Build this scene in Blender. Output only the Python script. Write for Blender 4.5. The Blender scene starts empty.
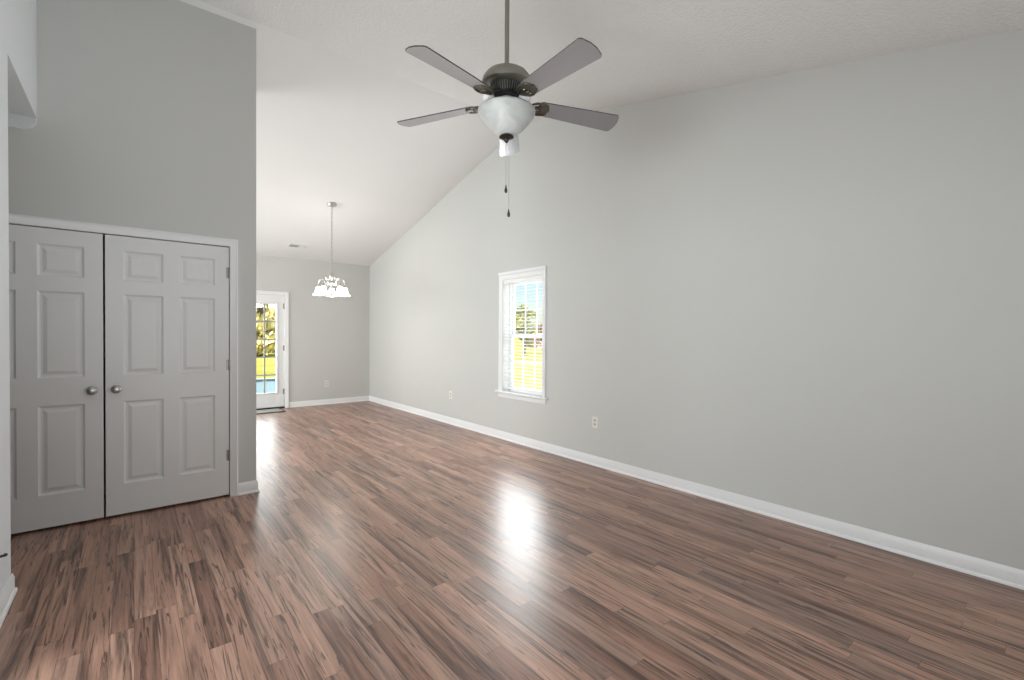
import bpy, math, random
from math import sin, cos, pi, radians
from mathutils import Vector, Matrix

S = bpy.context.scene
COL = S.collection

# ------------------------------------------------------------------ camera
CAM_F = 464.55            # focal length in pixels of a 1024 px wide frame
cd = bpy.data.cameras.new('camera')
cam = bpy.data.objects.new('camera', cd)
COL.objects.link(cam)
cd.sensor_width = 36.0
cd.lens = CAM_F / 1024 * 36.0
cd.clip_start = 0.02
cd.clip_end = 600
R_ = Vector((0.77509581, -0.63181641, 0.00587355))
U_ = Vector((0.00258348, 0.01246489, 0.99991897))
F_ = Vector((0.63183843, 0.77501784, -0.01129377))
CAM = Vector((0, 0, 1.3431))
cam.matrix_world = Matrix(((R_.x, U_.x, -F_.x, CAM.x), (R_.y, U_.y, -F_.y, CAM.y),
                           (R_.z, U_.z, -F_.z, CAM.z), (0, 0, 0, 1)))
S.camera = cam

# ------------------------------------------------------------------ view, world, sun
S.view_settings.view_transform = 'Standard'
S.view_settings.look = 'None'
S.view_settings.gamma = 1.0
S.view_settings.use_curve_mapping = False
S.view_settings.exposure = 0.36
S.cycles.max_bounces = 10
S.cycles.diffuse_bounces = 6
S.cycles.glossy_bounces = 4
S.cycles.transparent_max_bounces = 16
S.cycles.sample_clamp_indirect = 6.0
S.cycles.caustics_reflective = False
S.cycles.caustics_refractive = False
S.cycles.use_denoising = True

world = bpy.data.worlds.new('world')
S.world = world
world.use_nodes = True
wn = world.node_tree
wbg = wn.nodes['Background']
sky = wn.nodes.new('ShaderNodeTexSky')
sky.sky_type = 'NISHITA'
sky.sun_disc = False
sky.sun_elevation = radians(42)
sky.sun_rotation = radians(225)
sky.air_density = 1.0
sky.dust_density = 1.0
wn.links.new(sky.outputs[0], wbg.inputs[0])
wbg.inputs[1].default_value = 0.115

# plan of the house, metres (camera stands at x = 0, y = 0)
XR, YF, YC, XCE = 3.690, 9.070, 4.409, 0.806
YRD, ZRD, ZFAR, SLN = 4.345, 3.9105, 2.7075, 0.2218
SLF = (ZRD - ZFAR) / (YF - YRD)
XL, YL, ZH = -0.491, 3.464, 2.755
YN, XW = -1.15, -3.0


def lamp_area(name, loc, aim, w, h, power, color=(1, 1, 1), spread=180):
    l = bpy.data.lights.new(name, 'AREA')
    l.shape = 'RECTANGLE'
    l.size, l.size_y = w, h
    l.energy = power
    l.color = color
    l.spread = radians(spread)
    o = bpy.data.objects.new(name, l)
    COL.objects.link(o)
    o.location = loc
    o.rotation_euler = (Vector(aim)).to_track_quat('-Z', 'Y').to_euler()
    return o


sun = bpy.data.lights.new('sun', 'SUN')
sun.energy = 6.0
sun.angle = radians(0.6)
sun.color = (1.0, 0.95, 0.84)
so = bpy.data.objects.new('sun', sun)
COL.objects.link(so)
so.rotation_euler = Vector((0.62, 0.50, -0.72)).to_track_quat('-Z', 'Y').to_euler()

# daylight at the window and back door, plus added fill lamps without openings
lamp_area('fill_foyer', (XW + 0.1, 0.9, 1.40), (1, 0.2, 0.0), 2.2, 1.4, 178, (0.90, 0.972, 0.998))  # added fill for the right wall, no window behind it
lamp_area('fill_front', (1.7, YN + 0.05, 1.45), (0, 1, 0.1), 2.2, 1.6, 22, (0.90, 0.972, 0.998))  # added fill in front of the solid front wall
lamp_area('fill_kitchen', (XW + 0.1, 7.2, 1.5), (1, 0, 0.1), 2.4, 2.0, 160, (0.90, 0.972, 0.998))  # added fill for the dining side, outer wall has no opening here
lamp_area('fill_uplight', (0.2, 1.6, 1.2), (0.25, 0.35, 1.0), 0.8, 0.8, 16, (0.90, 0.972, 0.998))  # added soft uplight for the ceiling, no fixture here
lamp_area('daylight_window_outside', (XR + 0.24, 4.35, 1.34), (-1, 0, 0), 0.72, 1.36, 7, (0.96, 0.985, 1.0))
lamp_area('daylight_window', (XR - 0.03, 4.34, 1.34), (-1, 0, 0), 0.74, 1.38, 27, (0.93, 0.98, 1.0))
lamp_area('daylight_back_door', (1.69, YF + 0.22, 1.08), (0, -1, 0), 0.6, 1.6, 17, (0.94, 0.985, 1.0))


# ------------------------------------------------------------------ materials
def new_mat(name):
    m = bpy.data.materials.new(name)
    m.use_nodes = True
    return m, m.node_tree, m.node_tree.nodes['Principled BSDF']


def srgb(r, g, b):
    f = lambda c: (c / 255 / 12.92) if c <= 10.3 else ((c / 255 + 0.055) / 1.055) ** 2.4
    return (f(r), f(g), f(b), 1)


def simple(name, col, rough=0.5, metal=0.0, noise=0.0, bump=0.0, bscale=200.0, spec=0.5, coat=0.0, emis=0.0):
    m, nt, b = new_mat(name)
    c = col if len(col) == 4 else (*col, 1)
    b.inputs['Base Color'].default_value = c
    b.inputs['Roughness'].default_value = rough
    b.inputs['Metallic'].default_value = metal
    b.inputs['Specular IOR Level'].default_value = spec
    b.inputs['Coat Weight'].default_value = coat
    if emis:
        b.inputs['Emission Color'].default_value = c
        b.inputs['Emission Strength'].default_value = emis
    tc = nt.nodes.new('ShaderNodeTexCoord')
    if noise:
        n = nt.nodes.new('ShaderNodeTexNoise')
        n.inputs['Scale'].default_value = 3.0
        n.inputs['Detail'].default_value = 3
        nt.links.new(tc.outputs['Object'], n.inputs['Vector'])
        mx = nt.nodes.new('ShaderNodeMix')
        mx.data_type = 'RGBA'
        mx.inputs[6].default_value = [x * (1 - noise) for x in c[:3]] + [1]
        mx.inputs[7].default_value = [min(1, x * (1 + noise)) for x in c[:3]] + [1]
        nt.links.new(n.outputs['Fac'], mx.inputs[0])
        nt.links.new(mx.outputs[2], b.inputs['Base Color'])
    if bump:
        n2 = nt.nodes.new('ShaderNodeTexNoise')
        n2.inputs['Scale'].default_value = bscale
        n2.inputs['Detail'].default_value = 2
        nt.links.new(tc.outputs['Object'], n2.inputs['Vector'])
        bp = nt.nodes.new('ShaderNodeBump')
        bp.inputs['Strength'].default_value = bump
        bp.inputs['Distance'].default_value = 0.004
        nt.links.new(n2.outputs['Fac'], bp.inputs['Height'])
        nt.links.new(bp.outputs[0], b.inputs['Normal'])
    return m


M = {}
M['wall'] = simple('wall_paint', (0.582, 0.583, 0.562), 0.6, noise=0.012, bump=0.08, bscale=120, spec=0.3)
M['white_wall'] = simple('white_wall_paint', (0.70, 0.72, 0.735), 0.6, noise=0.01, bump=0.06, bscale=120, spec=0.3)
M['ceiling'] = simple('ceiling_texture', (0.79, 0.79, 0.785), 0.9, noise=0.01, bump=1.0, bscale=55, spec=0.1)
[n for n in M['ceiling'].node_tree.nodes if n.type == 'BUMP'][0].inputs['Distance'].default_value = 0.009
M['smooth_ceiling'] = simple('ceiling_smooth', (0.79, 0.79, 0.785), 0.9, noise=0.01, bump=0.2, bscale=60, spec=0.1)
M['trim'] = simple('white_trim_paint', (0.80, 0.80, 0.80), 0.35, noise=0.01)
M['door'] = simple('white_door_paint', (0.76, 0.76, 0.755), 0.42, noise=0.01)
M['vinyl'] = simple('white_vinyl', (0.85, 0.85, 0.85), 0.35, noise=0.01)
M['slat'] = simple('white_slat', (0.86, 0.86, 0.85), 0.4, noise=0.01)
M['nickel'] = simple('satin_nickel', (0.55, 0.54, 0.52), 0.28, metal=1.0, noise=0.05)
M['pewter'] = simple('brushed_pewter', (0.29, 0.275, 0.235), 0.38, metal=0.85, noise=0.06)
M['iron'] = simple('antique_pewter', (0.15, 0.135, 0.105), 0.34, metal=0.85, noise=0.15)
M['chrome'] = simple('polished_chrome', (0.85, 0.85, 0.87), 0.08, metal=1.0, noise=0.02)
M['dark_metal'] = simple('dark_bronze', (0.05, 0.042, 0.036), 0.35, metal=0.7, noise=0.1)
M['black'] = simple('black_void', (0.012, 0.012, 0.012), 0.5, noise=0.1)
M['blade'] = simple('silver_grey_laminate', (0.20, 0.195, 0.20), 0.28, noise=0.05, spec=0.8, coat=0.6)
M['blade'].node_tree.nodes['Principled BSDF'].inputs['Coat Roughness'].default_value = 0.22
M['blade_edge'] = simple('dark_blade_edge', (0.06, 0.055, 0.05), 0.5, noise=0.1)
M['ivory'] = simple('ivory_plastic', (0.74, 0.73, 0.66), 0.35, noise=0.01)
M['ivory_dark'] = simple('ivory_socket', (0.50, 0.49, 0.44), 0.4, noise=0.02)
M['mat'] = simple('grey_mat_fibre', (0.30, 0.30, 0.26), 0.95, noise=0.3, bump=0.6, bscale=300)
M['mat_edge'] = simple('black_rubber', (0.02, 0.02, 0.018), 0.7, noise=0.1)
M['blue_paint'] = simple('blue_painted_boards', (0.42, 0.58, 0.66), 0.55, noise=0.05)
M['brick'] = simple('red_brown_siding', (0.20, 0.10, 0.075), 0.8, noise=0.2)
M['roof'] = simple('brown_shingles', (0.14, 0.11, 0.10), 0.9, noise=0.2)
M['bark'] = simple('bark', (0.10, 0.075, 0.055), 0.9, noise=0.3)
M['bulb'] = simple('frosted_bulb', (0.82, 0.82, 0.84), 0.25, noise=0.02)
M['shade_lit'] = simple('lit_frosted_shade', (1.0, 0.97, 0.90), 0.4, noise=0.01, emis=18.0)


def glass_mat(name, refl=0.05):
    m, nt, b = new_mat(name)
    nt.nodes.remove(b)
    out = nt.nodes['Material Output']
    t = nt.nodes.new('ShaderNodeBsdfTransparent')
    t.inputs[0].default_value = (0.97, 0.985, 0.98, 1)
    g = nt.nodes.new('ShaderNodeBsdfGlossy')
    g.inputs['Roughness'].default_value = 0.01
    mx = nt.nodes.new('ShaderNodeMixShader')
    mx.inputs[0].default_value = refl
    nt.links.new(t.outputs[0], mx.inputs[1])
    nt.links.new(g.outputs[0], mx.inputs[2])
    nt.links.new(mx.outputs[0], out.inputs[0])
    return m


M['glass'] = glass_mat('window_glass')


def bowl_mat():
    m, nt, b = new_mat('alabaster_glass')
    tc = nt.nodes.new('ShaderNodeTexCoord')
    n = nt.nodes.new('ShaderNodeTexNoise')
    n.inputs['Scale'].default_value = 9
    n.inputs['Detail'].default_value = 4
    n.inputs['Distortion'].default_value = 1.4
    cr = nt.nodes.new('ShaderNodeValToRGB')
    cr.color_ramp.elements[0].position = 0.3
    cr.color_ramp.elements[0].color = (0.43, 0.445, 0.43, 1)
    cr.color_ramp.elements[1].position = 0.7
    cr.color_ramp.elements[1].color = (0.57, 0.58, 0.56, 1)
    nt.links.new(tc.outputs['Object'], n.inputs['Vector'])
    nt.links.new(n.outputs['Fac'], cr.inputs[0])
    nt.links.new(cr.outputs[0], b.inputs['Base Color'])
    b.inputs['Roughness'].default_value = 0.42
    b.inputs['Subsurface Weight'].default_value = 0.25
    b.inputs['Subsurface Radius'].default_value = (0.03, 0.03, 0.03)
    return m


M['bowl'] = bowl_mat()


def floor_mat():
    m, nt, b = new_mat('wood_laminate')
    N, L = nt.nodes, nt.links

    def math_(op, a, b_=None, c=None):
        n = N.new('ShaderNodeMath')
        n.operation = op
        for i, v in enumerate((a, b_, c)):
            if v is None:
                continue
            if isinstance(v, (int, float)):
                n.inputs[i].default_value = v
            else:
                L.new(v, n.inputs[i])
        return n.outputs[0]

    tc = N.new('ShaderNodeTexCoord')
    sp = N.new('ShaderNodeSeparateXYZ')
    L.new(tc.outputs['Object'], sp.inputs[0])
    X, Y = sp.outputs[0], sp.outputs[1]
    PW, PL = 0.082, 0.95
    u = math_('DIVIDE', X, PW)
    row = math_('FLOOR', u)
    w1 = N.new('ShaderNodeTexWhiteNoise')
    w1.noise_dimensions = '1D'
    L.new(row, w1.inputs['W'])
    v = math_('ADD', math_('DIVIDE', Y, PL), math_('MULTIPLY', w1.outputs['Value'], 7.0))
    cell = math_('FLOOR', v)
    cv = N.new('ShaderNodeCombineXYZ')
    L.new(row, cv.inputs[0])
    L.new(cell, cv.inputs[1])
    w2 = N.new('ShaderNodeTexWhiteNoise')
    w2.noise_dimensions = '2D'
    L.new(cv.outputs[0], w2.inputs['Vector'])
    rnd = w2.outputs['Value']
    sc = N.new('ShaderNodeSeparateColor')
    L.new(w2.outputs['Color'], sc.inputs[0])

    def grain(sx, sy, detail, dist, seed):
        c = N.new('ShaderNodeCombineXYZ')
        L.new(math_('ADD', math_('MULTIPLY', X, sx), math_('MULTIPLY', rnd, 37.0 + seed)), c.inputs[0])
        L.new(math_('ADD', math_('MULTIPLY', Y, sy), math_('MULTIPLY', sc.outputs[1], 53.0)), c.inputs[1])
        L.new(math_('MULTIPLY', sc.outputs[2], 19.0 + seed), c.inputs[2])
        n = N.new('ShaderNodeTexNoise')
        n.inputs['Scale'].default_value = 1.0
        n.inputs['Detail'].default_value = detail
        n.inputs['Roughness'].default_value = 0.6
        n.inputs['Distortion'].default_value = dist
        L.new(c.outputs[0], n.inputs['Vector'])
        return n.outputs['Fac']

    def ramp(fac, stops):
        r = N.new('ShaderNodeValToRGB')
        e = r.color_ramp.elements
        while len(e) < len(stops):
            e.new(0.5)
        for k, (p, c) in enumerate(stops):
            e[k].position = p
            e[k].color = c
        L.new(fac, r.inputs[0])
        return r.outputs[0]

    def mix(fac, a, b_, mode='MIX'):
        n = N.new('ShaderNodeMix')
        n.data_type = 'RGBA'
        n.blend_type = mode
        if isinstance(fac, (int, float)):
            n.inputs[0].default_value = fac
        else:
            L.new(fac, n.inputs[0])
        for i, v_ in ((6, a), (7, b_)):
            if isinstance(v_, tuple):
                n.inputs[i].default_value = v_
            else:
                L.new(v_, n.inputs[i])
        return n.outputs[2]

    base = ramp(rnd, [(0.0, srgb(136, 103, 89)), (0.35, srgb(165, 129, 112)), (0.7, srgb(181, 145, 127)), (1.0, srgb(146, 119, 107))])
    broad = grain(22, 1.0, 4, 0.9, 1)
    tone = ramp(broad, [(0.34, (0.36, 0.34, 0.335, 1)), (0.50, (0.98, 0.96, 0.95, 1)), (0.70, (1.18, 1.14, 1.10, 1))])
    col = mix(1.0, base, tone, 'MULTIPLY')
    fine = grain(95, 3.0, 4, 0.4, 5)
    ftone = ramp(fine, [(0.3, (0.72, 0.70, 0.69, 1)), (0.62, (1.08, 1.07, 1.06, 1))])
    col = mix(1.0, col, ftone, 'MULTIPLY')
    crack = grain(46, 1.9, 5, 1.8, 9)
    cfac = ramp(crack, [(0.56, (0, 0, 0, 1)), (0.62, (1, 1, 1, 1))])
    col = mix(math_('MULTIPLY', cfac, 0.78), col, srgb(58, 41, 36))
    # plank joints
    fu = math_('FRACT', u)
    du = math_('MULTIPLY', math_('MINIMUM', fu, math_('SUBTRACT', 1.0, fu)), PW)
    fv = math_('FRACT', v)
    dv = math_('MULTIPLY', math_('MINIMUM', fv, math_('SUBTRACT', 1.0, fv)), PL)
    joint = math_('LESS_THAN', math_('MINIMUM', du, dv), 0.0011)
    col = mix(math_('MULTIPLY', joint, 0.6), col, srgb(70, 52, 46))
    L.new(col, b.inputs['Base Color'])
    rr = N.new('ShaderNodeMapRange')
    rr.inputs['To Min'].default_value = 0.29
    rr.inputs['To Max'].default_value = 0.33
    L.new(fine, rr.inputs['Value'])
    L.new(rr.outputs[0], b.inputs['Roughness'])
    b.inputs['Specular IOR Level'].default_value = 0.6
    bp = N.new('ShaderNodeBump')
    bp.inputs['Strength'].default_value = 0.02
    bp.inputs['Distance'].default_value = 0.001
    L.new(fine, bp.inputs['Height'])
    L.new(bp.outputs[0], b.inputs['Normal'])
    return m


M['floor'] = floor_mat()


def patchy(name, c1, c2, scale, rough=0.9, c3=None):
    m, nt, b = new_mat(name)
    tc = nt.nodes.new('ShaderNodeTexCoord')
    n = nt.nodes.new('ShaderNodeTexNoise')
    n.inputs['Scale'].default_value = scale
    n.inputs['Detail'].default_value = 5
    cr = nt.nodes.new('ShaderNodeValToRGB')
    cr.color_ramp.elements[0].position = 0.38
    cr.color_ramp.elements[0].color = c1
    cr.color_ramp.elements[1].position = 0.62
    cr.color_ramp.elements[1].color = c2
    nt.links.new(tc.outputs['Object'], n.inputs['Vector'])
    nt.links.new(n.outputs['Fac'], cr.inputs[0])
    nt.links.new(cr.outputs[0], b.inputs['Base Color'])
    b.inputs['Roughness'].default_value = rough
    b.inputs['Specular IOR Level'].default_value = 0.1
    return m


M['lawn'] = patchy('sunlit_lawn', (0.54, 0.52, 0.10, 1), (0.70, 0.62, 0.16, 1), 0.35)
M['leaf_green'] = patchy('green_leaves', (0.22, 0.26, 0.08, 1), (0.55, 0.55, 0.20, 1), 1.1)
M['leaf_yellow'] = patchy('yellow_leaves', (0.66, 0.60, 0.27, 1), (0.90, 0.84, 0.54, 1), 0.8)
M['leaf_rust'] = patchy('rust_leaves', (0.28, 0.15, 0.09, 1), (0.45, 0.28, 0.17, 1), 1.0)
M['dirt'] = simple('porch_boards', (0.30, 0.44, 0.53), 0.6, noise=0.06)


# ------------------------------------------------------------------ mesh helpers
class MB:
    def __init__(self):
        self.v, self.f, self.mi = [], [], []
        self.cur = 0

    def add(self, vs, fs):
        o = len(self.v)
        self.v += [tuple(p) for p in vs]
        self.f += [[i + o for i in q] for q in fs]
        self.mi += [self.cur] * len(fs)
        return self

    def box(self, x0, x1, y0, y1, z0, z1):
        vs = [(x, y, z) for z in (z0, z1) for y in (y0, y1) for x in (x0, x1)]
        return self.add(vs, [(0, 2, 3, 1), (4, 5, 7, 6), (0, 1, 5, 4), (2, 6, 7, 3), (0, 4, 6, 2), (1, 3, 7, 5)])

    def prism(self, poly, mapf, d0, d1):
        n = len(poly)
        vs = [mapf(u, v, d0) for u, v in poly] + [mapf(u, v, d1) for u, v in poly]
        fs = [tuple(range(n))[::-1], tuple(range(n, 2 * n))]
        fs += [(i, (i + 1) % n, n + (i + 1) % n, n + i) for i in range(n)]
        return self.add(vs, fs)

    def lathe(self, prof, c=(0, 0, 0), seg=32, axis='z', scallop=None):
        vs, fs = [], []
        n = len(prof)
        for k in range(seg):
            a = 2 * pi * k / seg
            for i, (r, z) in enumerate(prof):
                rr = r * (1 + (scallop(i, a) if scallop else 0))
                p = (rr * cos(a), rr * sin(a), z)
                if axis == 'y':
                    p = (p[0], p[2], p[1])
                elif axis == 'x':
                    p = (p[2], p[0], p[1])
                vs.append((p[0] + c[0], p[1] + c[1], p[2] + c[2]))
        for k in range(seg):
            k2 = (k + 1) % seg
            for i in range(n - 1):
                fs.append((k * n + i, k2 * n + i, k2 * n + i + 1, k * n + i + 1))
        return self.add(vs, fs)

    def tube(self, pts, r, seg=8, caps=True):
        pts = [Vector(p) for p in pts]
        rs = r if isinstance(r, (list, tuple)) else [r] * len(pts)
        vs, fs = [], []
        prev = None
        for i, p in enumerate(pts):
            t = (pts[min(i + 1, len(pts) - 1)] - pts[max(i - 1, 0)]).normalized()
            if prev is None:
                a = t.orthogonal().normalized()
            else:
                a = (prev - t * prev.dot(t))
                a = a.normalized() if a.length > 1e-6 else t.orthogonal().normalized()
            prev = a
            b = t.cross(a)
            for k in range(seg):
                an = 2 * pi * k / seg
                vs.append(p + (a * cos(an) + b * sin(an)) * rs[i])
        for i in range(len(pts) - 1):
            for k in range(seg):
                k2 = (k + 1) % seg
                fs.append((i * seg + k, i * seg + k2, (i + 1) * seg + k2, (i + 1) * seg + k))
        if caps:
            fs.append(tuple(range(seg))[::-1])
            fs.append(tuple(range((len(pts) - 1) * seg, len(pts) * seg)))
        return self.add(vs, fs)

    def sweep(self, path, prof, mapf, closed=False):
        """profile (offset to the left of the path, depth) swept along a 2-D path with mitred corners"""
        n, k = len(path), len(prof)
        P = [Vector(p) for p in path]
        nor = []
        for i in range(n if closed else n - 1):
            d = (P[(i + 1) % n] - P[i]).normalized()
            nor.append(Vector((-d.y, d.x)))
        vs, fs = [], []
        for i in range(n):
            if closed:
                a, b = nor[i - 1], nor[i]
            else:
                a, b = nor[max(i - 1, 0)], nor[min(i, n - 2)]
            m = (a + b) / max(1e-6, 1 + a.dot(b))
            for o, d in prof:
                q = P[i] + m * o
                vs.append(mapf(q.x, q.y, d))
        for i in range(n if closed else n - 1):
            i2 = (i + 1) % n
            for j in range(k):
                j2 = (j + 1) % k
                fs.append((i * k + j, i2 * k + j, i2 * k + j2, i * k + j2))
        if not closed:
            fs.append(tuple(range(k))[::-1])
            fs.append(tuple(range((n - 1) * k, n * k)))
        return self.add(vs, fs)

    def build(self, name, mats, parent=None, smooth=False, bevel=0.0, loc=None, label=None):
        me = bpy.data.meshes.new(name)
        me.from_pydata([tuple(p) for p in self.v], [], self.f)
        mats = mats if isinstance(mats, (list, tuple)) else [mats]
        for mm in mats:
            me.materials.append(mm)
        for p, i in zip(me.polygons, self.mi):
            p.material_index = i
        import bmesh
        bm = bmesh.new()
        bm.from_mesh(me)
        bmesh.ops.recalc_face_normals(bm, faces=bm.faces)
        if smooth:
            lim = radians(smooth if smooth is not True else 40)
            for f in bm.faces:
                f.smooth = True
            for e in bm.edges:
                if len(e.link_faces) == 2 and e.calc_face_angle(0) > lim:
                    e.smooth = False
        bm.to_mesh(me)
        bm.free()
        o = bpy.data.objects.new(name, me)
        COL.objects.link(o)
        if parent:
            o.parent = parent
        if loc:
            o.location = loc
        if bevel:
            b = o.modifiers.new('bevel', 'BEVEL')
            b.width = bevel
            b.segments = 2
            b.limit_method = 'ANGLE'
        if label:
            o['label'] = label
        return o


def empty(name, loc=(0, 0, 0), rot=(0, 0, 0)):
    o = bpy.data.objects.new(name, None)
    COL.objects.link(o)
    o.location = loc
    o.rotation_euler = rot
    o.empty_display_size = 0.1
    return o


def tag(o, label, cat, group=None, kind=None):
    o['label'] = label
    o['category'] = cat
    if group:
        o['group'] = group
    if kind:
        o['kind'] = kind
    return o


def struct(o, label, cat):
    return tag(o, label, cat, kind='structure')


xy = lambda u, v, d: (u, v, d)
def ceil_z(y):
    return ZRD - SLN * (YRD - y) if y < YRD else ZRD - SLF * (y - YRD)


# ------------------------------------------------------------------ room shell
struct(MB().box(XW - 0.2, XR + 0.18, YN - 0.2, YF + 0.18, -0.12, 0.0).build('floor', M['floor']),
       'brown wood plank laminate floor with glossy window reflections', 'floor')

# vaulted ceiling: textured slab, the ridge running across the room
mb = MB()
T = 0.15
ys = [YN - 0.3, YRD, YF + 0.3]
for a, b, mi in ((ys[0], ys[1], 0), (ys[1], ys[2], 1)):
    mb.cur = mi
    mb.prism([(a, ceil_z(a)), (b, ceil_z(b)), (b, ceil_z(b) + T), (a, ceil_z(a) + T)], lambda u, v, d: (d, u, v), XW - 0.3, XR + 0.3)
struct(mb.build('ceiling', [M['ceiling'], M['smooth_ceiling']]), 'white textured vaulted ceiling meeting at a ridge above the room', 'ceiling')

# right gable wall with the window opening
WY0, WY1, WZ0, WZ1 = 3.957, 4.726, 0.612, 2.052


def wall_x(mb, x0, x1, y0, y1, z0, ztop=None):
    """wall running along y, following the vault (or up to a flat height ztop)"""
    if ztop is not None:
        poly = [(y0, z0), (y1, z0), (y1, ztop), (y0, ztop)]
    else:
        poly = [(y0, z0), (y1, z0), (y1, ceil_z(y1) + 0.02)]
        if y0 < YRD < y1:
            poly.append((YRD, ZRD + 0.02))
        poly.append((y0, ceil_z(y0) + 0.02))
    mb.prism(poly, lambda u, v, d: (d, u, v), x0, x1)


mb = MB()
wall_x(mb, XR, XR + 0.18, YN - 0.15, WY0, 0)
wall_x(mb, XR, XR + 0.18, WY1, YF + 0.15, 0)
wall_x(mb, XR, XR + 0.18, WY0, WY1, WZ1)
wall_x(mb, XR, XR + 0.18, WY0, WY1, 0, WZ0)
struct(mb.build('wall_right', M['wall']), 'tall grey right wall with one window, rising to the vaulted ceiling', 'wall')

# far wall with the glazed door opening
DX0, DX1, DZ1 = 1.266, 2.126, 2.040
mb = MB()
zt = ZFAR + 0.02
mb.box(XW - 0.15, DX0, YF, YF + 0.15, 0, zt)
mb.box(DX1, XR, YF, YF + 0.15, 0, zt)
mb.box(DX0, DX1, YF, YF + 0.15, DZ1, zt)
struct(mb.build('wall_far', M['wall']), 'grey far wall of the dining area behind the chandelier', 'wall')

# closet front wall with the double door opening, and the rest of the closet
CX0, CX1, CZ1 = -0.945, 0.620, 2.056
ct = ceil_z(YC) + 0.01
mb = MB()
mb.box(XW, CX0, YC, YC + 0.12, 0, ct)
mb.box(CX1, XCE, YC, YC + 0.12, 0, ct)
mb.box(CX0, CX1, YC, YC + 0.12, CZ1, ct)
struct(mb.build('wall_closet', M['wall']), 'tall grey wall above and around the white closet double doors', 'wall')
mb = MB()
wall_x(mb, XCE - 0.12, XCE, YC + 0.12, 5.2, 0)
wall_x(mb, XW, XCE - 0.12, 5.1, 5.2, 0)
struct(mb.build('wall_closet_back', M['wall']), 'grey side and back walls of the closet', 'wall')

# left wall beside the camera, unseen foyer opening added to shape the fill light, header over the hall
mb = MB()
wall_x(mb, XL - 0.12, XL, 2.5, YL, 0, ZH)
wall_x(mb, XL - 0.12, XL, 0.55, 2.5, 2.08, ZH)
wall_x(mb, XL - 0.12, XL, YN, 0.55, 0, ZH)
mb.prism([(YN, ZH), (YC, ZH), (YC, ceil_z(YC) + 0.02), (YRD, ZRD + 0.02), (YN, ceil_z(YN) + 0.02)],
         lambda u, v, d: (d, u, v), XL - 0.12, XL)
struct(mb.build('wall_left', M['white_wall']), 'white left wall end and the header above the hall opening', 'wall')
mb = MB()
mb.box(XW, XL - 0.12, YL - 0.12, YL, 0, ZH)
struct(mb.build('wall_hall', M['wall']), 'grey side wall of the small hall', 'wall')
mb = MB()
mb.box(XW, XL - 0.12, YL - 0.12, YC, ZH, ZH + 0.1)
struct(mb.build('ceiling_hall', M['ceiling']), 'flat textured ceiling of the small hall', 'ceiling')
struct(MB().box(XW - 0.15, XR, YN - 0.15, YN, 0, ceil_z(YN) + 0.02).build('wall_front', M['wall']), 'grey front wall behind the camera', 'wall')
mb = MB()
wall_x(mb, XW - 0.15, XW, YN - 0.15, YF + 0.15, 0)
struct(mb.build('wall_west', M['wall']), 'grey outer wall of foyer and kitchen', 'wall')

# clipped drywall return under the header
mb = MB()
mb.prism([(XL - 0.001, ZH), (XL - 0.005, 2.722), (XL - 0.024, 2.693), (-0.556, 2.668), (-0.80, 2.660), (-0.80, ZH)],
         lambda u, v, d: (u, d, v), YC - 0.03, YC)
struct(mb.build('trim_1', M['white_wall']), 'small white strip with clipped corner under the hall header', 'trim')

# baseboards
BP = [(0, 0), (0.021, 0), (0.021, 0.010), (0.017, 0.017), (0.012, 0.020), (0.012, 0.076), (0.008, 0.088), (0.006, 0.098), (0, 0.098)]


def baseboard(name, path, label):
    struct(MB().sweep(path, BP, xy).build(name, M['trim'], smooth=30), label, 'baseboard')


baseboard('baseboard_right', [(XR, YN), (XR, YF), (DX1 + 0.067, YF)], 'white baseboard along the right and far walls')
baseboard('baseboard_closet', [(XCE, 5.19), (XCE, YC), (0.672, YC)], 'short white baseboard beside the closet casing')
baseboard('baseboard_left', [(XL - 0.11, YL), (XL, YL), (XL, 2.51)], 'white baseboard on the left wall end')

# ------------------------------------------------------------------ closet doors
CAS = [(0, 0), (0.058, 0), (0.058, 0.017), (0.050, 0.019), (0.040, 0.014), (0.008, 0.010), (0, 0.006)]
mb = MB()
# path runs up the left side, over the top and down the right side; offset points outward
mb.sweep([(0.612, 0), (0.612, 2.052), (-0.937, 2.052), (-0.937, 0)][::-1], [(o, d) for o, d in CAS], lambda u, v, d: (u, YC - d, v))
struct(mb.build('trim_2', M['trim'], smooth=30), 'white casing around the closet double doors', 'door casing')
mb = MB()
for x0, x1, z0, z1 in ((CX0, -0.932, 0, 2.052), (0.613, CX1, 0, 2.052), (CX0, CX1, 2.049, 2.056)):
    mb.box(x0, x1, YC + 0.0005, YC + 0.12, z0, z1)
struct(mb.build('trim_3', M['trim']), 'white jamb lining the closet doorway', 'door jamb')


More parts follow.
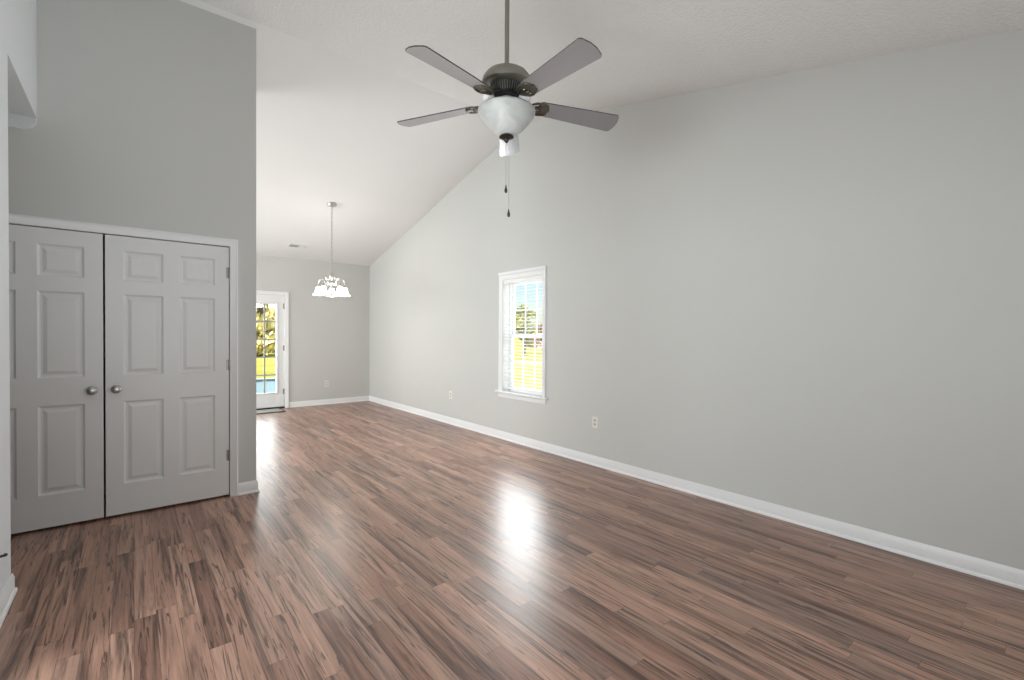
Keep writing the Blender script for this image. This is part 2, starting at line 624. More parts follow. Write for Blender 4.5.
def panel_leaf(mb, w, h, t, panels, both=False):
    """leaf in x 0..w, z 0..h, front at y=0 facing -y, with raised panels pressed in"""
    xs = sorted({0, w, *[p[0] for p in panels], *[p[1] for p in panels]})
    zs = sorted({0, h, *[p[2] for p in panels], *[p[3] for p in panels]})

    def inside(cx, cz):
        return any(p[0] < cx < p[1] and p[2] < cz < p[3] for p in panels)
    for i in range(len(xs) - 1):
        for j in range(len(zs) - 1):
            if inside((xs[i] + xs[i + 1]) / 2, (zs[j] + zs[j + 1]) / 2):
                continue
            mb.add([(xs[i], 0, zs[j]), (xs[i + 1], 0, zs[j]), (xs[i + 1], 0, zs[j + 1]), (xs[i], 0, zs[j + 1])], [(0, 1, 2, 3)])
    for x0, x1, z0, z1 in panels:
        rings = [(0, 0), (0.006, 0.007), (0.013, 0.013), (0.024, 0.013), (0.046, 0.003), (0.050, 0.003)]
        vs, fs = [], []
        for k, (i, d) in enumerate(rings):
            vs += [(x0 + i, d, z0 + i), (x1 - i, d, z0 + i), (x1 - i, d, z1 - i), (x0 + i, d, z1 - i)]
            if k:
                b = 4 * k
                for q in range(4):
                    fs.append((b - 4 + q, b - 4 + (q + 1) % 4, b + (q + 1) % 4, b + q))
        b = 4 * (len(rings) - 1)
        fs.append((b, b + 1, b + 2, b + 3))
        mb.add(vs, fs)
    # back and edges
    mb.add([(0, 0, 0), (w, 0, 0), (w, 0, h), (0, 0, h), (0, t, 0), (w, t, 0), (w, t, h), (0, t, h)],
           [(4, 7, 6, 5), (0, 4, 5, 1), (1, 5, 6, 2), (2, 6, 7, 3), (3, 7, 4, 0)])


LW = 0.762
PX = [(0.100, 0.333), (0.432, 0.665)]
PZ = [(0.238, 0.842), (1.030, 1.620), (1.722, 1.938)]
Z0 = 0.018
panels = [(a, b, c - Z0, d - Z0) for a, b in PX for c, d in PZ]


def knob(parent, x, z):
    prof = [(0, 0), (0.030, 0), (0.031, 0.003), (0.028, 0.008), (0.014, 0.011), (0.011, 0.020), (0.012, 0.028), (0.022, 0.034),
            (0.0275, 0.043), (0.0275, 0.050), (0.022, 0.058), (0.012, 0.062), (0, 0.063)]
    return MB().lathe([(r, -y) for r, y in prof], (x, 0, z), 28, 'y').build('door_knob', M['nickel'], parent, smooth=50, label='round satin nickel door knob')


YD = YC + 0.004
for name, x0, kx, lab in (('door_1', -0.9290, LW - 0.060, 'left white six-panel closet door leaf with knob on its right side'),
                          ('door_2', -0.1550, 0.060, 'right white six-panel closet door leaf with three hinges on its right')):
    d = empty(name, (x0, YD, Z0))
    struct(d, lab, 'door')
    mb = MB()
    panel_leaf(mb, LW, 2.024, 0.035, panels)
    mb.build('door_leaf', M['door'], d, smooth=20)
    knob(d, kx, 0.933 - Z0)
    if name == 'door_2':
        for hz in (1.834, 1.082, 0.342):
            h = MB()
            h.lathe([(0, -0.046), (0.004, -0.045), (0.0065, -0.040), (0.0065, 0.040), (0.004, 0.045), (0, 0.046)], (LW + 0.003, -0.006, hz - Z0), 14)
            h.box(LW - 0.018, LW + 0.001, -0.0012, 0.001, hz - Z0 - 0.044, hz - Z0 + 0.044)
            h.build('hinge', M['pewter'], d, smooth=40)

# ------------------------------------------------------------------ window
yz = lambda u, v, d: (XR + d, u, v)
win = empty('window_1', (0, 0, 0))
struct(win, 'tall white double-hung window with grids and a sill on the right wall', 'window')
mb = MB()
# casing on the room side: up one jamb, across the head, down the other
mb.sweep([(WY0 + 0.006, WZ0), (WY0 + 0.006, WZ1 - 0.006), (WY1 - 0.006, WZ1 - 0.006), (WY1 - 0.006, WZ0)],
         [(0, 0), (0.060, 0), (0.060, -0.019), (0.052, -0.021), (0.042, -0.015), (0.008, -0.011), (0, -0.007)], yz)
mb.box(XR - 0.024, XR, WY0 - 0.060, WY1 + 0.060, WZ1 + 0.055, WZ1 + 0.088)
mb.build('casing', M['trim'], win, smooth=30)
mb = MB()
mb.prism([(XR - 0.045, WY0 - 0.10), (XR - 0.0005, WY0 - 0.10), (XR - 0.0005, WY0 + 0.0005), (XR + 0.135, WY0 + 0.0005), (XR + 0.135, WY1 - 0.0005),
          (XR - 0.0005, WY1 - 0.0005), (XR - 0.0005, WY1 + 0.10), (XR - 0.045, WY1 + 0.10)], lambda u, v, d: (u, v, d), WZ0 - 0.010, WZ0 + 0.010)
mb.build('stool', M['trim'], win, bevel=0.005)
mb = MB()
mb.sweep([(WY0 - 0.062, WZ0 - 0.010), (WY1 + 0.062, WZ0 - 0.010)], [(0, 0), (-0.062, 0), (-0.062, -0.010), (-0.050, -0.013), (-0.016, -0.013), (-0.008, -0.020), (0, -0.020)], yz)
mb.build('apron', M['trim'], win, smooth=30)
mb = MB()
mb.box(XR + 0.0005, XR + 0.175, WY0, WY0 + 0.012, WZ0 + 0.010, WZ1)
mb.box(XR + 0.0005, XR + 0.175, WY1 - 0.012, WY1, WZ0 + 0.010, WZ1)
mb.box(XR + 0.0005, XR + 0.175, WY0, WY1, WZ1 - 0.012, WZ1)
for y0, y1 in ((WY0 + 0.012, WY0 + 0.034), (WY1 - 0.034, WY1 - 0.012)):
    mb.box(XR + 0.105, XR + 0.175, y0, y1, WZ0 + 0.010, WZ1 - 0.012)
mb.box(XR + 0.105, XR + 0.175, WY0 + 0.012, WY1 - 0.012, WZ1 - 0.034, WZ1 - 0.012)
mb.box(XR + 0.105, XR + 0.175, WY0 + 0.012, WY1 - 0.012, WZ0 + 0.010, WZ0 + 0.034)
mb.build('jamb', M['vinyl'], win, bevel=0.0015)
gy0, gy1 = WY0 + 0.034, WY1 - 0.034


def sash(x0, x1, z0, z1, rows):
    s = MB()
    st = 0.030
    s.box(x0, x1, gy0, gy0 + st, z0, z1)
    s.box(x0, x1, gy1 - st, gy1, z0, z1)
    s.box(x0, x1, gy0 + st, gy1 - st, z0, z0 + 0.036)
    s.box(x0, x1, gy0 + st, gy1 - st, z1 - 0.036, z1)
    a, b = gy0 + st, gy1 - st
    so_ = s.build('sash', M['vinyl'], win, bevel=0.002)
    g = MB()
    xm = (x0 + x1) / 2
    for k in (1, 2):
        y = a + (b - a) * k / 3
        g.box(xm - 0.006, xm + 0.006, y - 0.007, y + 0.007, z0 + 0.036, z1 - 0.036)
    for k in range(1, rows):
        z = z0 + 0.036 + (z1 - z0 - 0.072) * k / rows
        g.box(xm - 0.0055, xm + 0.0055, a, b, z - 0.007, z + 0.007)
    g.build('muntin_grid', M['vinyl'], so_)
    MB().box(xm - 0.002, xm + 0.002, a - 0.004, b + 0.004, z0 + 0.03, z1 - 0.03).build('pane', M['glass'], so_)


sash(XR + 0.140, XR + 0.168, 1.302, WZ1 - 0.034, 2)
sash(XR + 0.108, XR + 0.136, WZ0 + 0.034, 1.345, 2)

# blind inside the window recess
bl = empty('window_blind', (XR + 0.045, 4.35, WZ1 - 0.013))
tag(bl, 'white horizontal slat blind lowered and open inside the right wall window', 'window blind')
bz0 = bl.location.z
by0, by1 = WY0 + 0.018 - 4.35, WY1 - 0.018 - 4.35
mb = MB()
mb.box(-0.028, 0.028, by0, by1, -0.036, 0.0)
mb.build('headrail', M['slat'], bl, bevel=0.003)
MB().box(-0.040, -0.030, by0 - 0.004, by1 + 0.004, -0.044, 0.0).build('valance', M['slat'], bl, bevel=0.004)
mb = MB()
z = -0.064
while z > (0.705 - bz0):
    k = 6
    pts = [(-0.025 + 0.05 * i / k, 0.0025 * (1 - (2 * i / k - 1) ** 2)) for i in range(k + 1)]
    tilt = 0.13
    pts = [(u, v + u * tilt) for u, v in pts]
    poly = pts + [(u, v - 0.0028) for u, v in reversed(pts)]
    mb.prism(poly, lambda u, v, d, z=z: (u, d, v + z), by0 + 0.004, by1 - 0.004)
    z -= 0.0415
mb.build('slat_stack', M['slat'], bl, smooth=30)
MB().box(-0.026, 0.026, by0 + 0.004, by1 - 0.004, 0.654 - bz0, 0.676 - bz0).build('bottom_rail', M['slat'], bl, bevel=0.004)
for yy in (by0 + 0.12, 0.0, by1 - 0.12):
    mb = MB()
    for xx in (-0.026, 0.026):
        mb.tube([(xx, yy, -0.05), (xx, yy, 0.66 - bz0)], 0.0012, 6)
    mb.build('ladder_cord', M['slat'], bl)
mb = MB()
mb.tube([(-0.046, by1 - 0.075, -0.06), (-0.046, by1 - 0.075, -0.66)], 0.004, 8)
mb.build('tilt_wand', M['slat'], bl, smooth=True)

# ------------------------------------------------------------------ glazed back door
d3 = empty('door_3', (1.284, YF + 0.012, 0.03))
struct(d3, 'white glazed back door with grid, partly hidden behind the closet wall', 'door')
w, h = 0.818, 1.992
ga0, ga1, gz0, gz1 = 0.122, 0.700, 0.258, 1.836
mb = MB()
for x0, x1, z0, z1 in ((0, ga0, 0, h), (ga1, w, 0, h), (ga0, ga1, 0, gz0), (ga0, ga1, gz1, h)):
    mb.box(x0, x1, 0, 0.044, z0, z1)
mb.build('door_leaf', M['trim'], d3, bevel=0.001)
mb = MB()
mb.sweep([(ga0, gz0), (ga0, gz1), (ga1, gz1), (ga1, gz0)], [(-0.004, -0.002), (0.026, -0.002), (0.024, -0.009), (0.008, -0.012), (-0.004, -0.006)],
         lambda u, v, d: (u, d, v), closed=True)
mb.build('glass_frame', M['trim'], d3, smooth=30)
MB().box(ga0 + 0.001, ga1 - 0.001, 0.019, 0.025, gz0 + 0.001, gz1 - 0.001).build('pane', M['glass'], d3)
mb = MB()
for k in (1, 2):
    x = ga0 + (ga1 - ga0) * k / 3
    mb.box(x - 0.011, x + 0.011, 0.012, 0.030, gz0, gz1)
for k in range(1, 5):
    z = gz0 + (gz1 - gz0) * k / 5
    mb.box(ga0, ga1, 0.0155, 0.0285, z - 0.011, z + 0.011)
mb.build('muntin_grid', simple('grey_grid', (0.30, 0.31, 0.30), 0.5, noise=0.03), d3)
for hz in (1.80, 1.05, 0.27):
    m_ = MB()
    m_.lathe([(0, -0.05), (0.007, -0.048), (0.007, 0.048), (0, 0.05)], (w + 0.004, -0.004, hz), 12)
    m_.box(w - 0.016, w + 0.002, -0.001, 0.001, hz - 0.046, hz + 0.046)
    m_.build('hinge', M['pewter'], d3, smooth=40)
mb = MB()
mb.sweep([(DX0 + 0.008, 0), (DX0 + 0.008, DZ1 - 0.008), (DX1 - 0.008, DZ1 - 0.008), (DX1 - 0.008, 0)], CAS, lambda u, v, d: (u, YF - d, v))
for x0, x1, z0, z1 in ((DX0, DX0 + 0.014, 0, DZ1), (DX1 - 0.014, DX1, 0, DZ1), (DX0, DX1, DZ1 - 0.014, DZ1)):
    mb.box(x0, x1, YF + 0.0005, YF + 0.15, z0, z1)
struct(mb.build('trim_4', M['trim'], smooth=30), 'white casing around the glazed back door', 'door casing')
struct(MB().box(DX0 + 0.014, DX1 - 0.014, YF - 0.01, YF + 0.15, 0, 0.024).build('trim_5', M['dark_metal'], bevel=0.004), 'dark metal threshold under the back door', 'threshold')

# door mat
dm = empty('door_mat', (1.565, 8.80, 0))
tag(dm, 'grey door mat with dark border on the floor at the back door', 'door mat')
mb = MB()
mb.box(-0.46, 0.46, -0.21, 0.21, 0.001, 0.010)
mb.build('mat_border', M['mat_edge'], dm, bevel=0.004)
mb = MB()
mb.box(-0.43, 0.43, -0.165, 0.165, 0.0102, 0.018)
mb.build('mat_pile', M['mat'], dm, bevel=0.003)


# ------------------------------------------------------------------ outlets
def outlet(loc, rot, label):
    o = empty('wall_outlet', loc, (0, 0, rot))      # local -y points into the room
    tag(o, label, 'outlet', 'electrical outlets on the walls')
    MB().box(-0.036, 0.036, -0.006, 0, -0.058, 0.058).build('cover_plate', M['ivory'], o, bevel=0.003)
    for s in (-1, 1):
        z = 0.020 * s
        k = MB()
        k.prism([(0.0165 * cos(a) if abs(cos(a)) < 0.98 else 0.0165 * (1 if cos(a) > 0 else -1), max(-0.0125, min(0.0125, 0.0165 * sin(a))) + z)
                 for a in [2 * pi * i / 24 for i in range(24)]], lambda u, v, d: (u, d, v), -0.0085, -0.006)
        so_ = k.build('socket', M['ivory_dark'], o)
        sl = MB()
        sl.box(-0.0075, -0.0055, -0.0092, -0.0085, z - 0.001, z + 0.008)
        sl.box(0.0055, 0.0075, -0.0092, -0.0085, z - 0.001, z + 0.007)
        sl.lathe([(0, -0.0092), (0.0022, -0.0092), (0.0022, -0.0085)], (0, 0, z - 0.007), 10, 'y')
        sl.build('slot', M['black'], so_)
    MB().lathe([(0, -0.0075), (0.003, -0.007), (0.0032, -0.006)], (0, 0, 0), 12, 'y').build('screw', M['nickel'], o)
    return o


outlet((XR, 3.160, 0.446), -pi / 2, 'ivory wall outlet on the right wall, nearest the camera, right of the window')
outlet((XR, 5.970, 0.435), -pi / 2, 'ivory wall outlet on the right wall, left of the window')
outlet((2.847, YF, 0.394), 0, 'pale wall outlet on the far wall right of the back door')

# small metal stop on the left wall end
ds = empty('door_stop', (XL, 3.10, 0.318))
tag(ds, 'small dark metal door stop on the white wall at far left', 'door stop')
MB().lathe([(0, 0.0), (0.018, 0.0), (0.018, 0.003), (0.012, 0.006), (0, 0.006)], (0, 0, 0), 18, 'x').build('base', M['nickel'], ds, smooth=40)
MB().tube([(0.005, 0, 0), (0.022, 0.018, -0.004), (0.026, 0.055, -0.014)], [0.007, 0.006, 0.005], 10).build('arm', M['dark_metal'], ds, smooth=True)
MB().tube([(0.0258, 0.053, -0.0135), (0.027, 0.068, -0.0175)], [0.008, 0.006], 10).build('rubber_tip', M['black'], ds, smooth=40)

# ------------------------------------------------------------------ ceiling vent on the far slope
va = math.atan(SLF)
vent = empty('ceiling_vent', (2.205, 8.53, ceil_z(8.53)), (-va, 0, 0))
tag(vent, 'small white air vent in the ceiling left of the chandelier', 'vent')
mb = MB()
for x0, x1, y0, y1 in ((-0.165, 0.165, -0.075, -0.052), (-0.165, 0.165, 0.052, 0.075), (-0.165, -0.142, -0.052, 0.052), (0.142, 0.165, -0.052, 0.052), (-0.006, 0.006, -0.052, 0.052)):
    mb.box(x0, x1, y0, y1, -0.006, 0)
mb.build('frame', M['trim'], vent, bevel=0.002)
MB().box(-0.145, 0.145, -0.055, 0.055, -0.0015, -0.0005).build('duct_opening', M['black'], vent)
mb = MB()
for k in range(7):
    for sg in (-1, 1):
        x = sg * (0.02 + k * 0.0185)
        mb.prism([(x - 0.0065, -0.003 if sg > 0 else -0.010), (x + 0.0065, -0.010 if sg > 0 else -0.003), (x + 0.0065, -0.009 if sg > 0 else -0.002), (x - 0.0065, -0.002 if sg > 0 else -0.009)],
                 lambda u, v, d: (u, d, v), -0.052, 0.052)
mb.build('louver', M['trim'], vent)

# ------------------------------------------------------------------ ceiling fan
FX, FY = 1.571, 1.985
FZ = ceil_z(FY)
fan = empty('ceiling_fan', (FX, FY, FZ))
tag(fan, 'five-blade grey ceiling fan with frosted bowl light on a long rod', 'ceiling fan')
dz = lambda z: z - FZ
MB().lathe([(0, dz(3.31)), (0.014, dz(3.31)), (0.045, dz(3.325)), (0.066, dz(3.36)), (0.068, dz(3.41)), (0, dz(3.41))], seg=36).build('canopy', M['pewter'], fan, smooth=40)
MB().tube([(0, 0, dz(3.33)), (0, 0, dz(2.79))], 0.0125, 16).build('downrod', M['pewter'], fan, smooth=40)
MB().lathe([(0, dz(2.800)), (0.020, dz(2.798)), (0.023, dz(2.784)), (0.034, dz(2.780)), (0.078, dz(2.768)), (0.112, dz(2.749)), (0.130, dz(2.725)),
            (0.136, dz(2.700)), (0.136, dz(2.690)), (0.129, dz(2.684)), (0.098, dz(2.680)), (0, dz(2.680))], seg=48).build('motor_housing', M['pewter'], fan, smooth=35)
mb = MB()
mb.lathe([(0, dz(2.680)), (0.090, dz(2.680)), (0.086, dz(2.668)), (0.076, dz(2.640)), (0.060, dz(2.628)), (0, dz(2.628))], seg=48)
mb.cur = 1
for k in range(40):
    a = 2 * pi * k / 40
    c_, s_ = cos(a), sin(a)
    mb.tube([(0.0905 * c_, 0.0905 * s_, dz(2.678)), (0.0765 * c_, 0.0765 * s_, dz(2.640))], 0.0014, 5)
mb.build('motor_vent', [M['black'], M['pewter']], fan, smooth=35)
MB().lathe([(0, dz(2.628)), (0.046, dz(2.628)), (0.048, dz(2.612)), (0.036, dz(2.600)), (0.030, dz(2.560)), (0.016, dz(2.550)), (0.008, dz(2.42)), (0, dz(2.42))], seg=32).build('light_fitter', M['chrome'], fan, smooth=35)

ph = 5.8927
ZB = 2.600

for i in range(5):
    an = ph + i * 2 * pi / 5
    b = MB()
    pitch = radians(-13)
    R0, R1 = 0.178, 0.660
    # outline of a paddle: narrow rounded root, wider squarish tip
    out = []
    def half(r):
        t = (r - R0) / (R1 - R0)
        return 0.050 + 0.021 * t
    out += [(R0, -0.036), (R0 + 0.010, -0.046)]
    for k in range(8):
        r = R0 + 0.02 + (R1 - 0.032 - R0 - 0.02) * k / 7
        out.append((r, -half(r)))
    for k in range(1, 6):
        a = -pi / 2 + k * pi / 12
        out.append((R1 - 0.030 + 0.022 * cos(a), -(half(R1) - 0.022) + 0.022 * sin(a)))
    out.append((R1 + 0.002, -0.02))
    out.append((R1 + 0.002, 0.02))
    m_ = [(r, -v) for r, v in reversed(out[:-2])]
    out += m_
    def place(u, v, d, zoff=0.0):
        # local blade frame -> fan frame, root slightly higher than the tip
        y_ = v * cos(pitch) - d * sin(pitch)
        z_ = v * sin(pitch) + d * cos(pitch)
        zz = dz(ZB) + z_ - (u - 0.10) * 0.045 + zoff
        return (u * cos(an) - y_ * sin(an), u * sin(an) + y_ * cos(an), zz)
    b.prism(out, place, -0.003, 0.003)
    b.mi = [0, 0] + [1] * (len(b.f) - 2)
    bo = b.build('blade', [M['blade'], M['blade_edge']], fan)
    # cast blade iron: arm out of the motor, open scroll work and a mounting plate under the blade root
    ir = MB()
    def P(u, v, d):
        return Vector(place(u, v, d))
    ir.tube([Vector((0.060 * cos(an), 0.060 * sin(an), dz(2.650))), Vector((0.095 * cos(an), 0.095 * sin(an), dz(2.634))), P(0.140, 0, -0.006), P(0.185, 0, -0.008)], [0.010, 0.009, 0.008, 0.007], 10)
    for s in (-1, 1):
        ir.tube([P(0.125, 0.004 * s, -0.004), P(0.145, 0.026 * s, -0.005), P(0.165, 0.040 * s, -0.006), P(0.190, 0.044 * s, -0.007), P(0.222, 0.036 * s, -0.007), P(0.232, 0.022 * s, -0.007)],
                [0.006, 0.006, 0.007, 0.007, 0.006, 0.005], 8)
        ir.tube([P(0.150, 0.006 * s, -0.008), P(0.168, 0.020 * s, -0.009), P(0.186, 0.020 * s, -0.009), P(0.194, 0.008 * s, -0.008)], 0.0045, 8)
    ir.prism([(0.182, -0.030), (0.222, -0.034), (0.238, -0.014), (0.246, 0.0), (0.238, 0.014), (0.222, 0.034), (0.182, 0.030), (0.192, 0.0)], place, -0.0075, -0.0032)
    for uv in ((0.210, -0.024), (0.210, 0.024), (0.234, 0.0)):
        c_ = P(uv[0], uv[1], -0.0085)
        ir.lathe([(0, -0.003), (0.0045, -0.0015), (0.0055, 0.0015)], c_, 10)
    ir.build('blade_iron', M['iron'], bo, smooth=45, label='cast pewter blade iron with scroll cut-outs')

# frosted glass bowl and what hangs under it
bowlp = [(0.148, 2.556), (0.152, 2.557), (0.156, 2.553), (0.156, 2.545), (0.148, 2.528), (0.132, 2.505), (0.112, 2.480), (0.088, 2.455),
         (0.062, 2.435), (0.035, 2.424), (0.010, 2.420)]
inner = [(max(r - 0.004, 0.006), z + 0.003) for r, z in reversed(bowlp)]
MB().lathe([(r, dz(z)) for r, z in bowlp + inner], seg=56).build('glass_bowl', M['bowl'], fan, smooth=60, label='frosted alabaster glass bowl')
for a in (radians(141), radians(-39), radians(51)):
    c_, s_ = cos(a), sin(a)
    bm_ = MB()
    bm_.tube([(0.030 * c_, 0.030 * s_, dz(2.606)), (0.066 * c_, 0.066 * s_, dz(2.618))], 0.016, 14)
    bo_ = bm_.build('bulb_socket', M['chrome'], fan, smooth=40)
    MB().tube([(0.064 * c_, 0.064 * s_, dz(2.617)), (0.074 * c_, 0.074 * s_, dz(2.620)), (0.090 * c_, 0.090 * s_, dz(2.624)), (0.108 * c_, 0.108 * s_, dz(2.628)), (0.122 * c_, 0.122 * s_, dz(2.631)),
               (0.130 * c_, 0.130 * s_, dz(2.633))], [0.013, 0.020, 0.029, 0.031, 0.022, 0.006], 18).build('bulb', M['bulb'], bo_, smooth=60)
MB().lathe([(0, dz(2.426)), (0.030, dz(2.424)), (0.039, dz(2.416)), (0.040, dz(2.411)), (0.028, dz(2.404)), (0.014, dz(2.400)), (0.012, dz(2.392)), (0.007, dz(2.384)), (0, dz(2.381))],
           seg=32).build('finial', M['dark_metal'], fan, smooth=35)
for x, y, z1, z2 in ((-0.001, 0.001, 2.400, 2.150), (0.011, -0.009, 2.400, 2.020)):
    c = MB()
    c.tube([(x * 0.4, y * 0.4, dz(z1)), (x, y, dz(z1 - 0.05)), (x, y, dz(z2))], 0.0012, 6)
    n = int((z1 - z2) / 0.006)
    for k in range(0, n, 2):
        zc = dz(z1) - k * 0.006
        c.lathe([(0, -0.002), (0.0019, 0), (0, 0.002)], (x, y, zc), 6)
    co = c.build('pull_chain', M['nickel'], fan, smooth=True)
    MB().lathe([(0, dz(z2) + 0.006), (0.003, dz(z2) + 0.004), (0.0035, dz(z2) - 0.004), (0.0075, dz(z2) - 0.018), (0.0085, dz(z2) - 0.028), (0.0055, dz(z2) - 0.036), (0, dz(z2) - 0.038)],
               (x, y, 0), 16).build('pull_knob', M['dark_metal'], co, smooth=50)

# ------------------------------------------------------------------ chandelier
HX, HY = 2.262, 6.970
HZ = ceil_z(HY)
ch = empty('chandelier', (HX, HY, HZ))
tag(ch, 'five-arm silver chandelier with glowing glass shades hanging in the dining area', 'chandelier')
hz_ = lambda z: z - HZ
MB().lathe([(0, hz_(3.190)), (0.012, hz_(3.192)), (0.030, hz_(3.204)), (0.058, hz_(3.212)), (0.066, hz_(3.226)), (0.066, hz_(3.262)), (0, hz_(3.262))], seg=32).build('canopy', M['nickel'], ch, smooth=40)
# chain with cord
mb = MB()
mb.tube([(0, 0, hz_(3.2)), (0, 0, hz_(2.26))], 0.003, 8)
z = 3.19
k = 0
while z > 2.275:
    a = (k % 2) * pi / 2
    pts = []
    for q in range(13):
        t = 2 * pi * q / 12
        pts.append((0.008 * sin(t) * cos(a), 0.008 * sin(t) * sin(a), hz_(z) + 0.019 * cos(t) - 0.019))
    mb.tube(pts, 0.0022, 6, caps=False)
    z -= 0.031
    k += 1
mb.build('chain', M['nickel'], ch, smooth=True)
MB().lathe([(0, hz_(2.262)), (0.008, hz_(2.258)), (0.010, hz_(2.240)), (0.020, hz_(2.225)), (0.034, hz_(2.195)), (0.030, hz_(2.160)), (0.014, hz_(2.145)), (0.013, hz_(2.115)),
            (0.036, hz_(2.098)), (0.048, hz_(2.080)), (0.036, hz_(2.062)), (0.016, hz_(2.048)), (0.015, hz_(1.990)), (0.028, hz_(1.960)), (0.032, hz_(1.935)), (0.018, hz_(1.910)),
            (0.010, hz_(1.900)), (0.019, hz_(1.882)), (0.016, hz_(1.862)), (0, hz_(1.850))], seg=28).build('column', M['nickel'], ch, smooth=50)
for i in range(5):
    a = radians(72 * i)
    c_, s_ = cos(a), sin(a)
    pr_ = [(0.034, 2.075), (0.060, 2.062), (0.085, 2.075), (0.105, 2.110), (0.128, 2.138), (0.158, 2.148), (0.176, 2.136), (0.187, 2.108), (0.190, 2.065)]
    ar = MB().tube([(r * c_, r * s_, hz_(z)) for r, z in pr_], 0.0055, 8).build('arm', M['nickel'], ch, smooth=True)
    # upper scroll from arm back to the column
    MB().tube([(r * c_, r * s_, hz_(z)) for r, z in ((0.105, 2.112), (0.092, 2.150), (0.068, 2.160), (0.050, 2.140), (0.058, 2.118), (0.072, 2.122))], 0.004, 8).build('scroll', M['nickel'], ar, smooth=True)
    x, y = 0.190 * c_, 0.190 * s_
    MB().lathe([(0, hz_(2.068)), (0.012, hz_(2.064)), (0.020, hz_(2.044)), (0.024, hz_(2.024)), (0, hz_(2.022))], (x, y, 0), 18).build('socket_cup', M['nickel'], ar, smooth=40)
    sh = MB()
    prof = [(0.020, 2.028), (0.028, 2.024), (0.034, 2.008), (0.038, 1.985), (0.044, 1.960), (0.056, 1.934), (0.077, 1.910), (0.075, 1.909), (0.054, 1.932), (0.041, 1.959),
            (0.035, 1.985), (0.031, 2.006), (0.020, 2.020)]
    sh.lathe([(r, hz_(z)) for r, z in prof], (x, y, 0), 36, scallop=lambda i, a: (0.05 * cos(8 * a) if 5 <= i <= 8 else 0.0))
    sh.build('lamp_shade', M['shade_lit'], ar, smooth=60, label='glowing frosted glass bell shade')

# ------------------------------------------------------------------ outdoors
GZ = -0.35
mb = MB()
n = 24
vs = [(XR + 0.5 - 60 + 260 * i / n, -30 + 230 * j / n, GZ + (0.12 * sin(i * 1.7) * cos(j * 1.3) if j > 6 else 0)) for j in range(n + 1) for i in range(n + 1)]
fs = [(j * (n + 1) + i, j * (n + 1) + i + 1, (j + 1) * (n + 1) + i + 1, (j + 1) * (n + 1) + i) for j in range(n) for i in range(n)]
mb.add(vs, fs)
struct(mb.build('ground', M['lawn'], smooth=True), 'sunlit yellow-green lawn outside the window and back door', 'lawn')

# back porch with blue painted half wall
struct(MB().box(-0.5, 4.6, YF + 0.16, 11.62, GZ - 0.05, -0.04).build('porch_floor', M['dirt']), 'blue painted porch floor outside the back door', 'porch floor')
pw = empty('porch_half_wall', (2.0, 11.5, -0.04))
tag(pw, 'light blue board half wall of the porch seen through the back door', 'porch wall')
mb = MB()
for k in range(16):
    x0 = -2.4 + k * 0.30
    mb.box(x0 + 0.004, x0 + 0.296, 0, 0.025, 0, 0.36)
mb.build('board_panel', M['blue_paint'], pw, bevel=0.003)
MB().box(-2.42, 2.42, -0.04, 0.10, 0.36, 0.38).build('top_rail', M['trim'], pw, bevel=0.004)
pp = tag(MB().box(2.470, 2.575, 11.36, 11.45, -0.04, 2.6).build('porch_post', M['blue_paint'], bevel=0.005),
         'light blue porch post at right edge of the back door glass', 'post')

# small red-brown shed far out beyond the lawn
rng = random.Random(5)


def shed(loc, rot, w, d, h, label):
    s = empty('shed', loc, (0, 0, rot))
    tag(s, label, 'shed')
    mb = MB()
    mb.box(-w / 2, w / 2, -d / 2, d / 2, 0, h)
    mb.prism([(-w / 2, h), (w / 2, h), (0, h + w * 0.26)], lambda u, v, q: (u, q, v), -d / 2, d / 2)
    mb.build('shed_wall', M['brick'], s)
    mb = MB()
    for sg in (-1, 1):
        mb.prism([(0, h + w * 0.26), (sg * (w / 2 + 0.3), h - 0.156), (sg * (w / 2 + 0.3), h - 0.056), (0, h + w * 0.26 + 0.1)], lambda u, v, q: (u, q, v), -d / 2 - 0.25, d / 2 + 0.25)
    mb.build('shed_roof', M['roof'], s)
    MB().box(-0.5, 0.5, -d / 2 - 0.04, -d / 2, 0, 1.9).build('shed_door', M['trim'], s)
    return s


def ray(px, py, depth):
    v = F_ + R_ * ((px - 512) / CAM_F) - U_ * ((py - 340) / CAM_F)
    return CAM + v * depth


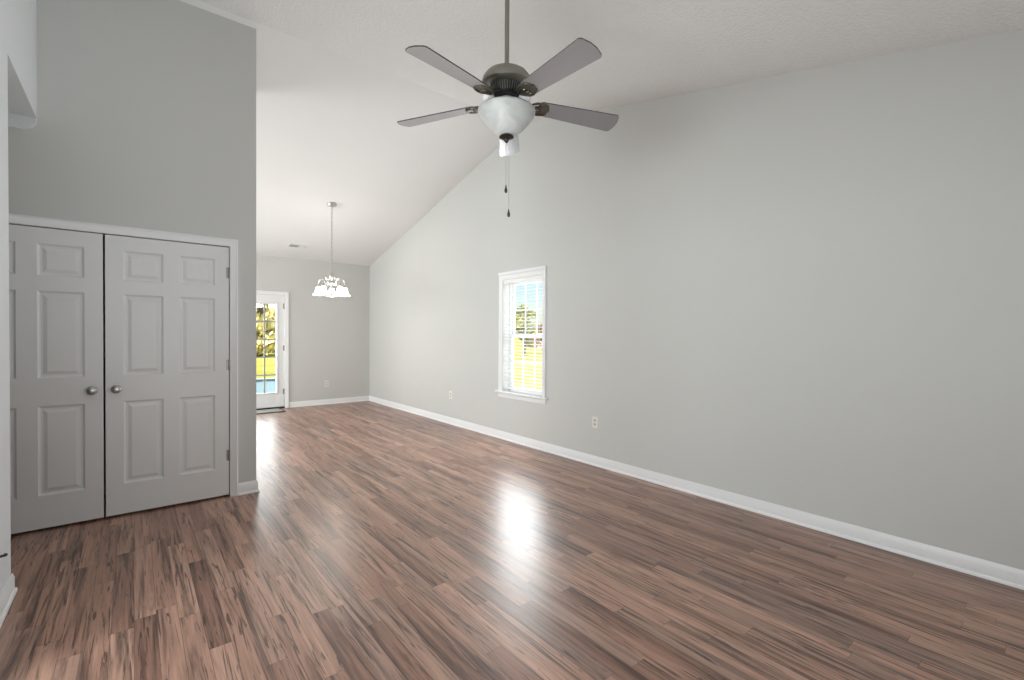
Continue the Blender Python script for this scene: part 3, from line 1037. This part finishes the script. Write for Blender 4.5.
def tree(px, depth, h, w, mat, label, group, leaves=1100, low=0.18, seed=1, leaf=0.16):
    r = random.Random(seed)
    p = ray(px, 340, depth)
    t = empty('tree', (p.x, p.y, GZ))
    tag(t, label, 'tree', group)
    mb = MB()
    mb.tube([(0, 0, -0.1), (0.05 * w, 0.02, h * 0.3), (0.02, -0.03 * w, h * 0.6), (0, 0, h * 0.85)], [h * 0.035, h * 0.028, h * 0.018, h * 0.006], 8)
    for k in range(9):
        a = r.uniform(0, 6.28)
        z = h * r.uniform(0.25, 0.65)
        l = w * r.uniform(0.25, 0.42)
        mb.tube([(0, 0, z), (l * 0.5 * cos(a), l * 0.5 * sin(a), z + l * 0.35), (l * cos(a), l * sin(a), z + l * 0.8)], [h * 0.012, h * 0.008, h * 0.003], 6)
    mb.build('trunk', M['bark'], t, smooth=True)
    mb = MB()
    blobs = []
    for k in range(16):
        a = r.uniform(0, 6.28)
        zz = r.uniform(low, 0.88)
        rad = w * 0.5 * (0.35 + 0.65 * math.sin(pi * min(1, (zz - low) / (1 - low) * 0.9 + 0.12)))
        q = rad * math.sqrt(r.random()) * 0.8
        blobs.append((q * cos(a), q * sin(a), zz * h, w * r.uniform(0.13, 0.22)))
    blobs.append((0, 0, h * 0.9, w * 0.14))
    for k in range(leaves):
        bx, by, bz, br = r.choice(blobs)
        d = Vector((r.gauss(0, 1), r.gauss(0, 1), r.gauss(0, 1))).normalized() * br * r.random() ** 0.4
        c = Vector((bx, by, bz)) + Vector((d.x, d.y, d.z * 0.8))
        nrm = Vector((r.gauss(0, 1), r.gauss(0, 1), r.gauss(0, 1) + 0.4)).normalized()
        u = nrm.orthogonal().normalized()
        v = nrm.cross(u)
        s = leaf * r.uniform(0.7, 1.4)
        mb.add([c - u * s, c + v * s * 0.55, c + u * s, c - v * s * 0.55], [(0, 1, 2, 3)])
    mb.build('foliage', mat, t)
    return t


tree(524, 38, 4.35, 2.3, M['leaf_green'], 'green tree in the middle of the right wall window', None, 1500, 0.16, 3, 0.13)
tree(543, 46, 3.0, 1.5, M['leaf_rust'], 'small rust-coloured tree at right edge of the right wall window', None, 700, 0.12, 4, 0.13)
p = ray(541, 340, 60)
shed((p.x, p.y, GZ), radians(-40), 3.4, 3.2, 1.7, 'small red-brown shed beyond the lawn, seen low in the right wall window')
gt = 'yellow trees behind the porch'
tree(257, 33, 8.5, 5.6, M['leaf_yellow'], 'nearest large yellow-leaved tree at left of the back door glass', gt, 3600, 0.0, 11, 0.28)
tree(271, 40, 9.5, 5.8, M['leaf_yellow'], 'large yellow-leaved tree at right of the back door glass', gt, 3600, 0.0, 12, 0.28)
tree(264, 52, 12.0, 9.0, M['leaf_yellow'], 'tallest yellow-leaved tree farthest behind the porch', gt, 3600, 0.0, 13, 0.4)
